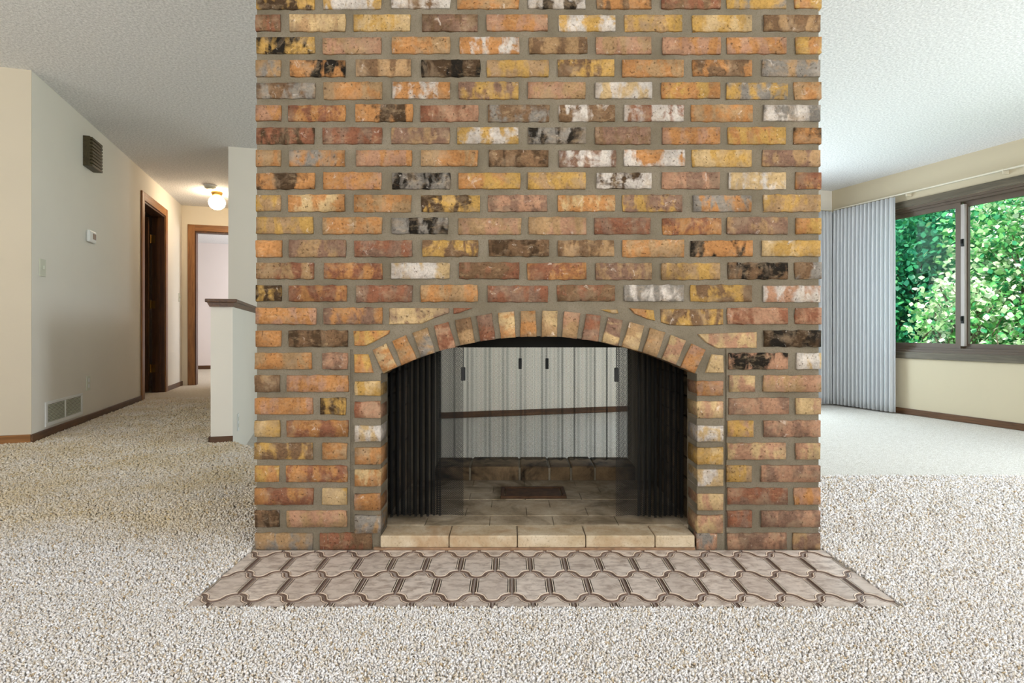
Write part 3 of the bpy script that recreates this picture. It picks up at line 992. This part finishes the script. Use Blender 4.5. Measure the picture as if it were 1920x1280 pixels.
def tile_mat():
    m = NT('marbled_tile', 0.42, 0.4)
    oi = m.n('ShaderNodeObjectInfo')
    cx = m.n('ShaderNodeCombineXYZ')
    r40 = m.math('MULTIPLY', oi.outputs['Random'], 40.0)
    m.l(r40, cx.inputs[0]); m.l(r40, cx.inputs[1])
    v = m.coord((1, 1.9, 1), add=cx.outputs[0])
    a = m.noise(v, 24, 5, 0.68, 0.5)
    b = m.noise(v, 7, 3)
    c = m.mix(m.ramp(a, [(0.36, 0.0), (0.56, 1.0)]), lin(156, 140, 130), lin(212, 199, 189))
    c = m.mix(m.ramp(oi.outputs['Random'], [(0.0, 0.0), (1.0, 0.4)]), c, lin(160, 144, 133))
    m.color(c)
    m.bump(a, 0.05, 0.001)
    return m.mat


M_TILE = tile_mat()
hearth = empty('hearth', Matrix.Translation(((HX0 + HX1) / 2, (Y0 + HYF) / 2, 0)), 'flush tiled hearth of curved marbled taupe tiles in front of the fireplace', 'hearth')
M_GROUT = plain('taupe_grout', (170, 158, 152), 0.7, 0.2, var=0.1)
boxes('grout_bed', [(HX0, HX1, HYF, Y0 + 0.003, -0.002, 0.0015)], M_GROUT, hearth, Matrix.Identity(4))
TA, TB_, TAMP = 0.0525, 0.0748, 0.0215


def wshape(u):
    c = math.cos(math.pi * u / TA)
    return math.copysign(abs(c) ** 0.5, c)


def tile_outline():
    n = 28
    pts = []
    for i in range(n + 1):
        u = -TA + 2 * TA * i / n; pts.append((u, -TB_ - TAMP * wshape(u)))
    for i in range(n, -1, -1):
        u = -TA + 2 * TA * i / n; pts.append((u, TB_ + TAMP * wshape(u)))
    return np.array(pts)


def inset(P, d):
    nxt = np.roll(P, -1, 0); prv = np.roll(P, 1, 0)
    e1 = P - prv; e2 = nxt - P
    n1 = np.stack([-e1[:, 1], e1[:, 0]], 1); n2 = np.stack([-e2[:, 1], e2[:, 0]], 1)
    n1 /= np.linalg.norm(n1, axis=1)[:, None]; n2 /= np.linalg.norm(n2, axis=1)[:, None]
    b = n1 + n2; b /= np.linalg.norm(b, axis=1)[:, None]
    k = np.clip(1 / np.maximum((b * n1).sum(1), 0.5), 1, 1.4)
    return P + b * (d * k)[:, None]


OUT = tile_outline()
RINGS = [(0.0020, 0.001, 0), (0.0028, 0.0036, 0), (0.0072, 0.0044, 0), (0.0076, 0.0052, 1), (0.0100, 0.0052, 1), (0.0104, 0.0044, 0), (0.0118, 0.0044, 0), (0.0124, 0.0050, 2)]


def tile(cx, cy):
    bm = bmesh.new()
    rings = []
    for d, z, m in RINGS:
        P = inset(OUT, d)
        rings.append([bm.verts.new((a, b, z)) for a, b in P])
    n = len(OUT)
    for k in range(len(RINGS) - 1):
        for i in range(n):
            j = (i + 1) % n
            f = bm.faces.new((rings[k][i], rings[k][j], rings[k + 1][j], rings[k + 1][i])); f.material_index = RINGS[k + 1][2] if k < 6 else 2
    h = n // 2
    last = rings[-1]
    for i in range(h - 1):
        f = bm.faces.new((last[i], last[i + 1], last[n - 2 - i], last[n - 1 - i])); f.material_index = 2
    for co, no in (((HX0 - cx, 0, 0), (-1, 0, 0)), ((HX1 - cx, 0, 0), (1, 0, 0)), ((0, HYF - cy, 0), (0, -1, 0)), ((0, Y0 - 0.006 - cy, 0), (0, 1, 0))):
        bmesh.ops.bisect_plane(bm, geom=bm.verts[:] + bm.edges[:] + bm.faces[:], plane_co=co, plane_no=no, clear_outer=True)
    return bm


full = None
for r in range(-1, 3):
    cy = 1.848 - 0.0755 - 0.15 * r
    ph = -0.05 if r % 2 == 0 else 0.0
    for k in range(-12, 14):
        cx = ph + 0.105 * (k + 0.5)
        if cx + TA < HX0 or cx - TA > HX1: continue
        whole = cx - TA > HX0 and cx + TA < HX1 and cy - TB_ - TAMP > HYF and cy + TB_ + TAMP < Y0 - 0.006
        if whole and full is not None: me = full
        else:
            bm = tile(cx, cy)
            if len(bm.faces) < 6: bm.free(); continue
            me = bpy.data.meshes.new('tile'); bm.to_mesh(me); bm.free()
            for mt in (M_TBROWN, M_TCREAM, M_TILE): me.materials.append(mt)
            if whole: full = me
        o = bpy.data.objects.new('tile', me)
        put(o, Matrix.Translation((cx, cy, 0)), hearth)

# ------------------------------------------------------------------ carpet pile
def inside_upper(X, Y):
    ok = Y < 2.85
    # left of the step edge
    (xa, ya), (xb, yb) = edge[0], edge[1]
    t = (X - xa) / (xb - xa)
    ye = ya + (yb - ya) * t
    p = CT * X + ST * Y; q = -ST * X + CT * Y
    left = (X < FX0 + 0.02) & (((Y < ye) & (X > xa)) | ((X <= xa) & ((p < HW0 - 0.012) | (q < 4.085))))
    ok = np.where(X < FX0 + 0.02, left, ok)
    ok &= ~((X > HX0 - 0.004) & (X < HX1 + 0.004) & (Y > HYF - 0.002) & (Y < 2.9))
    ok &= (p > PL + 0.016) | (q < 4.45)
    return ok


def zone(x0, x1, y0, y1, sp):
    gx = np.arange(x0, x1, sp); gy = np.arange(y0, y1, sp)
    X, Y = np.meshgrid(gx, gy); X = X.ravel() + NP.uniform(-0.5, 0.5, X.size) * sp; Y = Y.ravel() + NP.uniform(-0.5, 0.5, Y.size) * sp
    k = inside_upper(X, Y) & (np.abs(X) < Y * 0.90 + 0.7)
    return X[k], Y[k], np.full(k.sum(), sp)


zs = [zone(-2.2, 2.2, 1.0, 1.62, 0.0050), zone(-2.6, 2.6, 1.62, 2.15, 0.0064), zone(-3.2, 3.1, 2.15, 2.85, 0.0085), zone(-4.2, -0.5, 2.85, 4.3, 0.0115), zone(-4.6, -1.2, 4.3, 6.2, 0.017)]
TX = np.concatenate([a[0] for a in zs]); TY = np.concatenate([a[1] for a in zs]); TS = np.concatenate([a[2] for a in zs])
n = len(TX)
hgt = NP.uniform(0.0075, 0.0125, n) * np.clip(TS / 0.0055, 0.9, 1.25)
rad = TS * NP.uniform(0.55, 0.85, n)
ang = NP.uniform(0, 2 * math.pi, n); lean = NP.uniform(0.1, 0.9, n) * hgt
rot = NP.uniform(0, 2 * math.pi, n)
V = np.zeros((n, 7, 3), np.float32)
for k in range(3):
    t = rot + 2 * math.pi * k / 3
    V[:, k] = np.stack([TX + 0.8 * rad * np.cos(t), TY + 0.8 * rad * np.sin(t), np.zeros(n)], 1)
    t2 = t + 0.9
    V[:, 3 + k] = np.stack([TX + 0.45 * lean * np.cos(ang) + rad * np.cos(t2), TY + 0.45 * lean * np.sin(ang) + rad * np.sin(t2), hgt * 0.6], 1)
V[:, 6] = np.stack([TX + lean * np.cos(ang), TY + lean * np.sin(ang), hgt], 1)
base = (np.arange(n) * 7)[:, None]
tri = []
for k in range(3):
    j = (k + 1) % 3
    tri += [[k, j, 3 + j], [k, 3 + j, 3 + k], [3 + k, 3 + j, 6]]
T = (base[:, :, None] + np.array(tri)[None]).reshape(-1, 3)
me = bpy.data.meshes.new('carpet_pile')
me.vertices.add(n * 7); me.vertices.foreach_set('co', V.ravel())
me.loops.add(T.size); me.loops.foreach_set('vertex_index', T.astype(np.int32).ravel())
me.polygons.add(len(T)); me.polygons.foreach_set('loop_start', np.arange(0, T.size, 3, dtype=np.int32))
at = me.attributes.new('tint', 'FLOAT', 'POINT')
tint = np.repeat(NP.uniform(0, 1, n), 7).astype(np.float32)
at.data.foreach_set('value', tint)
me.update(calc_edges=True)
me.polygons.foreach_set('use_smooth', [True] * len(T))
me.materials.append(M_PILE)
o = bpy.data.objects.new('carpet_pile', me)
put(o, Matrix.Identity(4))
tag(o, 'shaggy cream carpet pile around the tiled hearth', 'carpet', kind='stuff')

# ------------------------------------------------------------------ fittings on the hall wall
# slatted door chime
ch = empty('door_chime', ROOM @ Matrix.Translation((PL, 5.42, 1.99)), 'dark brown slatted wooden chime box high on the hall wall', 'door chime')
boxes('box', [(PL, PL + 0.045, 5.31, 5.53, 1.99, 2.222)], M_DARKSLAT, ch)
for i in range(9):
    z = 1.99 + i * 0.0258
    boxes('slat', [(PL + 0.045, PL + 0.064, 5.308, 5.532, z, z + 0.0185)], M_DARKSLAT, ch, bevel=0.002)

th = empty('thermostat', ROOM @ Matrix.Translation((PL, 5.44, 1.41)), 'white thermostat with a brown display on the hall wall', 'thermostat')
tb = boxes('body', [(PL, PL + 0.028, 5.365, 5.515, 1.412, 1.508)], M_WHITE, th, bevel=0.012)
boxes('display', [(PL + 0.0275, PL + 0.030, 5.43, 5.495, 1.44, 1.485)], M_DISPLAY, tb)


def wall_plate(name, q, z, h, w, toggle, label, cat):
    e = empty(name, ROOM @ Matrix.Translation((PL, q, z)), label, cat)
    pt = boxes('plate', [(PL, PL + 0.006, q - w / 2, q + w / 2, z, z + h)], M_IVORY, e, bevel=0.002)
    if toggle:
        boxes('toggle', [(PL + 0.006, PL + 0.016, q - 0.006, q + 0.006, z + h * 0.4, z + h * 0.62)], M_IVORY, pt, bevel=0.002)
    else:
        for dz in (0.3, 0.7):
            boxes('socket', [(PL + 0.006, PL + 0.008, q - 0.016, q + 0.016, z + h * dz - 0.014, z + h * dz + 0.014)], M_WHITE, pt, bevel=0.003)
    return e


wall_plate('light_switch', 4.618, 1.072, 0.114, 0.085, True, 'ivory light switch on the wall just past the bare corner', 'light switch')
wall_plate('light_switch', 8.50, 1.09, 0.114, 0.072, True, 'ivory light switch at the far end of the hall by the doorway', 'light switch')
wall_plate('power_outlet', 5.41, 0.245, 0.116, 0.074, False, 'ivory power outlet above the baseboard beside the return vent', 'power outlet')

# outlet on the half wall, facing the sunken room
e = empty('power_outlet', ROOM @ Matrix.Translation((HW1, 4.33, 0.05)), 'white power outlet low on the bright side of the half wall', 'power outlet')
boxes('plate', [(HW1, HW1 + 0.006, 4.295, 4.365, 0.04, 0.155)], M_WHITE, e, bevel=0.002)
for dz in (0.075, 0.12):
    boxes('socket', [(HW1 + 0.006, HW1 + 0.008, 4.315, 4.345, dz - 0.013, dz + 0.013)], M_IVORY, e, bevel=0.003)

# return air vent
rv = empty('return_vent', ROOM @ Matrix.Translation((PL, 4.97, 0.07)), 'white louvred return air vent low on the hall wall', 'vent')
q0, q1, z0, z1 = 4.655, 5.29, 0.072, 0.238
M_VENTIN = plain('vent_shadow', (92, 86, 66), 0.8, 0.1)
boxes('frame', [(PL, PL + 0.008, q0, q1, z1 - 0.02, z1), (PL, PL + 0.008, q0, q1, z0, z0 + 0.026), (PL, PL + 0.008, q0, q0 + 0.03, z0 + 0.026, z1 - 0.02), (PL, PL + 0.008, q1 - 0.03, q1, z0 + 0.026, z1 - 0.02),
                (PL, PL + 0.008, 4.965, 4.98, z0 + 0.026, z1 - 0.02)], M_WHITE, rv, bevel=0.002)
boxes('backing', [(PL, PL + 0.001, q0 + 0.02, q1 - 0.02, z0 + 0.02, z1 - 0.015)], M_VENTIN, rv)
for a, b in ((q0 + 0.03, 4.965), (4.98, q1 - 0.03)):
    mb = MB()
    for i in range(12):
        z = z0 + 0.029 + i * 0.0098
        mb.prism([(PL + 0.001, z + 0.004), (PL + 0.001, z + 0.0055), (PL + 0.0075, z + 0.0015), (PL + 0.0075, z)], a, b, 'y')
    tag(mb.build('louvres', M_IVORY, rv, ROOM), kind='stuff')

# globe lamp and smoke detector in the hall
GP, GQ = -1.19, 7.70
gl = empty('ceiling_lamp', ROOM @ Matrix.Translation((GP, GQ, ZC)), 'glowing white glass globe lamp on the hall ceiling', 'ceiling lamp')
mb = MB(); mb.lathe([(0.062, -0.001), (0.064, -0.018), (0.052, -0.03), (0.05, -0.046)], (GP, GQ, ZC), seg=28); mb.build('brass_collar', M_BRASS, gl, ROOM, smooth=True)
mglobe = NT('lit_globe', 0.3, 0.4)
mglobe.color((0.9, 0.88, 0.84))
mglobe.b.inputs['Emission Color'].default_value = (1.0, 0.80, 0.56, 1)
mglobe.b.inputs['Emission Strength'].default_value = 36.0
mb = MB()
mb.lathe([(max(0.001, 0.092 * math.sin(math.pi * t / 14)), -0.042 - 0.084 + 0.084 * math.cos(math.pi * t / 14)) for t in range(15)], (GP, GQ, ZC), seg=28)
mb.build('glass_globe', mglobe.mat, gl, ROOM, smooth=True)
sd = empty('smoke_detector', ROOM @ Matrix.Translation((-1.21, 7.38, ZC)), 'round white smoke detector on the hall ceiling', 'smoke detector')
mb = MB(); mb.lathe([(0.068, -0.001), (0.068, -0.012)], (-1.21, 7.38, ZC), seg=24); mb.build('base', M_WHITE, sd, ROOM)
mb = MB(); mb.lathe([(0.062, -0.012), (0.058, -0.03), (0.035, -0.042), (0.01, -0.043)], (-1.21, 7.38, ZC), seg=24); mb.build('cover', M_IVORY, sd, ROOM)

# ------------------------------------------------------------------ draperies and their track
def drape_mat():
    m = NT('white_drapery', 0.85, 0.1)
    v = m.coord((160, 160, 20))
    f = m.noise(v, 1.0, 3)
    c = m.mix(m.ramp(f, [(0.3, 0.0), (0.7, 1.0)]), lin(232, 234, 236), lin(244, 245, 246))
    m.color(c)
    tl = m.n('ShaderNodeBsdfTranslucent'); tl.inputs[0].default_value = (*lin(218, 220, 224), 1)
    mx = m.n('ShaderNodeMixShader'); mx.inputs[0].default_value = 0.4
    m.l(m.b.outputs[0], mx.inputs[1]); m.l(tl.outputs[0], mx.inputs[2]); m.l(mx.outputs[0], m.t.nodes['Material Output'].inputs[0])
    return m.mat


M_DRAPE = drape_mat()


def drapery(name, a, b, off, npl, z0, z1, along, label, frame=ROOM, amp=0.026):
    mb = MB()
    cols = npl * 10
    rows = [z0, z0 + 0.09, z0 + 0.10, 0.8, 1.6, z1 - 0.12, z1]
    prev = None
    ph = [random.uniform(-0.35, 0.35) for _ in range(npl + 2)]
    am = [random.uniform(0.75, 1.2) for _ in range(npl + 2)]
    grid = []
    for k, z in enumerate(rows):
        row = []
        for i in range(cols + 1):
            t = i / cols * npl
            pi = int(t)
            s = math.sin(2 * math.pi * t + ph[pi] * (t - pi) * (1 - t + pi) * 4)
            s = math.copysign(abs(s) ** 0.65, s)
            u = a + (b - a) * i / cols
            w = off + amp * am[pi] * s * (0.75 if k >= 5 else 1.0 if k > 2 else 1.08)
            row.append((w, u, z) if along == 'y' else (u, w, z))
        grid.append(row)
    nv = cols + 1
    for row in grid: mb.v += row
    for k in range(len(rows) - 1):
        for i in range(cols):
            mb.f.append((k * nv + i, k * nv + i + 1, (k + 1) * nv + i + 1, (k + 1) * nv + i)); mb.m.append(0)
    o = mb.build(name, M_DRAPE, frame=frame, smooth=True)
    s = o.modifiers.new('cloth', 'SOLIDIFY'); s.thickness = 0.003
    tag(o, label, 'curtain', 'white pleated draperies')
    return o


drapery('drapery', 4.535, 5.285, PR - 0.09, 15, ZL + 0.015, 2.10, 'y', 'white pleated drapery drawn back beside the garden window')
# on the back wall, frame BW
drapery('drapery', 5.9, 6.50, -0.085, 12, ZL + 0.015, 2.10, 'x', 'white pleated drapery on the back wall, mostly behind the fireplace', frame=BW)
tr = empty('curtain_track', ROOM @ Matrix.Translation((PR - 0.06, 3.4, 2.10)), 'cream curtain track running above the garden window', 'curtain track')
M_TRACK = plain('cream_track', (216, 208, 188), 0.45, 0.4, var=0.02)
boxes('rail', [(PR - 0.075, PR - 0.045, 1.6, 5.30, 2.112, 2.126)], M_TRACK, tr, bevel=0.004)
for q in (2.2, 3.53, 4.42):
    boxes('bracket', [(PR - 0.078, PR, q - 0.004, q + 0.004, 2.085, 2.128)], M_TRACK, tr, bevel=0.003)
tr2 = empty('curtain_track', BW @ Matrix.Translation((5.2, -0.06, 2.10)), 'cream curtain track on the back wall above its drapery', 'curtain track')
boxes('rail', [(3.6, 6.47, -0.075, -0.045, 2.112, 2.126)], M_TRACK, tr2, BW, 0.004)
boxes('bracket', [(4.8, 4.808, -0.078, 0, 2.085, 2.128)], M_TRACK, tr2, BW, 0.003)

# ------------------------------------------------------------------ garden outside
def leaf_mat():
    m = NT('green_leaves', 0.4, 0.4)
    at = m.n('ShaderNodeAttribute', attribute_name='tint')
    c = m.ramp(at.outputs['Fac'], [(0.0, lin(34, 112, 84)), (0.35, lin(62, 150, 98)), (0.65, lin(116, 184, 100)), (0.85, lin(208, 222, 180)), (1.0, lin(240, 240, 222))])  # sunlit highlights and shade painted into the pale and blue-green leaf tints
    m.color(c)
    tl = m.n('ShaderNodeBsdfTranslucent'); m.l(c, tl.inputs[0])
    mx = m.n('ShaderNodeMixShader'); mx.inputs[0].default_value = 0.3
    m.l(m.b.outputs[0], mx.inputs[1]); m.l(tl.outputs[0], mx.inputs[2]); m.l(mx.outputs[0], m.t.nodes['Material Output'].inputs[0])
    return m.mat


M_LEAF = leaf_mat()
M_BARK = plain('bark', (104, 90, 76), 0.9, 0.1, var=0.2, scale=20, bump=0.5, bscale=40)
M_LAWN = plain('lawn', (84, 130, 62), 0.9, 0.1, var=0.25, scale=6, bump=0.5, bscale=60)
ZG = -0.75
boxes('ground', [(5.9, 400, -300, 400, ZG - 0.2, ZG)], M_LAWN, kind='structure')

LEAF = np.array([(0, 0, 0), (0.34, 0.32, 0.06), (0.42, 0.6, 0.05), (0, 1.0, -0.06), (-0.42, 0.6, 0.05), (-0.34, 0.32, 0.06), (0, 0.5, -0.03)], dtype=float)
LEAF_T = np.array([(0, 1, 6), (1, 2, 6), (2, 3, 6), (3, 4, 6), (4, 5, 6), (5, 0, 6)])


def limb(mb, a, b, r0, r1, seg=7):
    a = np.array(a, float); b = np.array(b, float)
    d = b - a; d /= np.linalg.norm(d)
    u = np.cross(d, (0.3, 0.5, 0.8)); u /= np.linalg.norm(u); w = np.cross(d, u)
    n = len(mb.v)
    for P, r in ((a, r0), (b, r1)):
        for i in range(seg):
            t = 2 * math.pi * i / seg
            mb.v.append(tuple(P + r * (math.cos(t) * u + math.sin(t) * w)))
    for i in range(seg):
        j = (i + 1) % seg
        mb.f.append((n + i, n + j, n + seg + j, n + seg + i)); mb.m.append(0)


def tree(p, q, h, crown, nleaf, size, label, tlo, thi, seed, cz=None):
    rg = np.random.default_rng(seed)
    base = wpt(p, q, ZG)
    e = empty('garden_tree', Matrix.Translation(base), label, 'tree', 'garden trees outside the window')
    mb = MB()
    limb(mb, (0, 0, 0), (0.08, 0.05, h * 0.55), 0.09, 0.06)
    mb.build('trunk', M_BARK, e, W[e], smooth=True, centre=False)
    cx, cy, cz0 = crown
    zc = h * 0.5 if cz is None else cz - ZG
    tips = []
    mb = MB()
    for k in range(26):
        v = rg.normal(size=3); v /= np.linalg.norm(v)
        tip = np.array([v[0] * cx, v[1] * cy, zc + v[2] * cz0]) * 1.0
        st = np.array([0.06, 0.04, zc * rg.uniform(0.3, 0.8)])
        mid = (st + tip) / 2 + rg.normal(size=3) * 0.12
        limb(mb, st, mid, 0.03, 0.018, 5); limb(mb, mid, tip, 0.018, 0.006, 5)
        tips += [(mid, tip)]
    tag(mb.build('branches', M_BARK, e, W[e], centre=False), kind='stuff')
    # leaves in sprays through the crown
    ncl = nleaf // 14
    C = rg.normal(size=(ncl, 3)); C /= np.linalg.norm(C, axis=1)[:, None]
    rr = rg.uniform(0.25, 1.0, ncl) ** 0.5
    C = C * rr[:, None] * np.array([cx, cy, cz0]) + np.array([0, 0, zc])
    cl_t = rg.uniform(tlo, thi, ncl)
    P = np.repeat(C, 14, 0) + rg.normal(size=(ncl * 14, 3)) * 0.14
    n = len(P)
    yaw = rg.uniform(0, 2 * math.pi, n); pit = rg.normal(-0.5, 0.5, n); rol = rg.normal(0, 0.6, n)
    s = size * rg.uniform(0.7, 1.25, n)
    L = LEAF[None] * s[:, None, None]
    cr, sr = np.cos(rol)[:, None], np.sin(rol)[:, None]
    x, y, z = L[..., 0], L[..., 1], L[..., 2]
    x, z = cr * x + sr * z, -sr * x + cr * z
    cp, sp = np.cos(pit)[:, None], np.sin(pit)[:, None]
    y, z = cp * y - sp * z, sp * y + cp * z
    cw, sw = np.cos(yaw)[:, None], np.sin(yaw)[:, None]
    x, y = cw * x - sw * y, sw * x + cw * y
    V = np.stack([x, y, z], -1) + P[:, None]
    keep = V[:, 0, 2] > 0.1
    V = V[keep]; tt = np.repeat(cl_t, 14)[keep] + rg.normal(0, 0.14, keep.sum())
    n = len(V)
    T = (np.arange(n)[:, None, None] * 7 + LEAF_T[None]).reshape(-1, 3)
    me = bpy.data.meshes.new('foliage')
    me.vertices.add(n * 7); me.vertices.foreach_set('co', V.astype(np.float32).ravel())
    me.loops.add(T.size); me.loops.foreach_set('vertex_index', T.astype(np.int32).ravel())
    me.polygons.add(len(T)); me.polygons.foreach_set('loop_start', np.arange(0, T.size, 3, dtype=np.int32))
    at = me.attributes.new('tint', 'FLOAT', 'POINT'); at.data.foreach_set('value', np.clip(np.repeat(tt, 7), 0, 1).astype(np.float32))
    me.update(calc_edges=True)
    me.materials.append(M_LEAF)
    o = bpy.data.objects.new('foliage', me)
    put(o, W[e], e); tag(o, kind='stuff')
    return e


def tree_at(x, Y, **kw):
    p, q = room_xy(at_y(x, Y), Y)
    return tree(p, q, **kw)


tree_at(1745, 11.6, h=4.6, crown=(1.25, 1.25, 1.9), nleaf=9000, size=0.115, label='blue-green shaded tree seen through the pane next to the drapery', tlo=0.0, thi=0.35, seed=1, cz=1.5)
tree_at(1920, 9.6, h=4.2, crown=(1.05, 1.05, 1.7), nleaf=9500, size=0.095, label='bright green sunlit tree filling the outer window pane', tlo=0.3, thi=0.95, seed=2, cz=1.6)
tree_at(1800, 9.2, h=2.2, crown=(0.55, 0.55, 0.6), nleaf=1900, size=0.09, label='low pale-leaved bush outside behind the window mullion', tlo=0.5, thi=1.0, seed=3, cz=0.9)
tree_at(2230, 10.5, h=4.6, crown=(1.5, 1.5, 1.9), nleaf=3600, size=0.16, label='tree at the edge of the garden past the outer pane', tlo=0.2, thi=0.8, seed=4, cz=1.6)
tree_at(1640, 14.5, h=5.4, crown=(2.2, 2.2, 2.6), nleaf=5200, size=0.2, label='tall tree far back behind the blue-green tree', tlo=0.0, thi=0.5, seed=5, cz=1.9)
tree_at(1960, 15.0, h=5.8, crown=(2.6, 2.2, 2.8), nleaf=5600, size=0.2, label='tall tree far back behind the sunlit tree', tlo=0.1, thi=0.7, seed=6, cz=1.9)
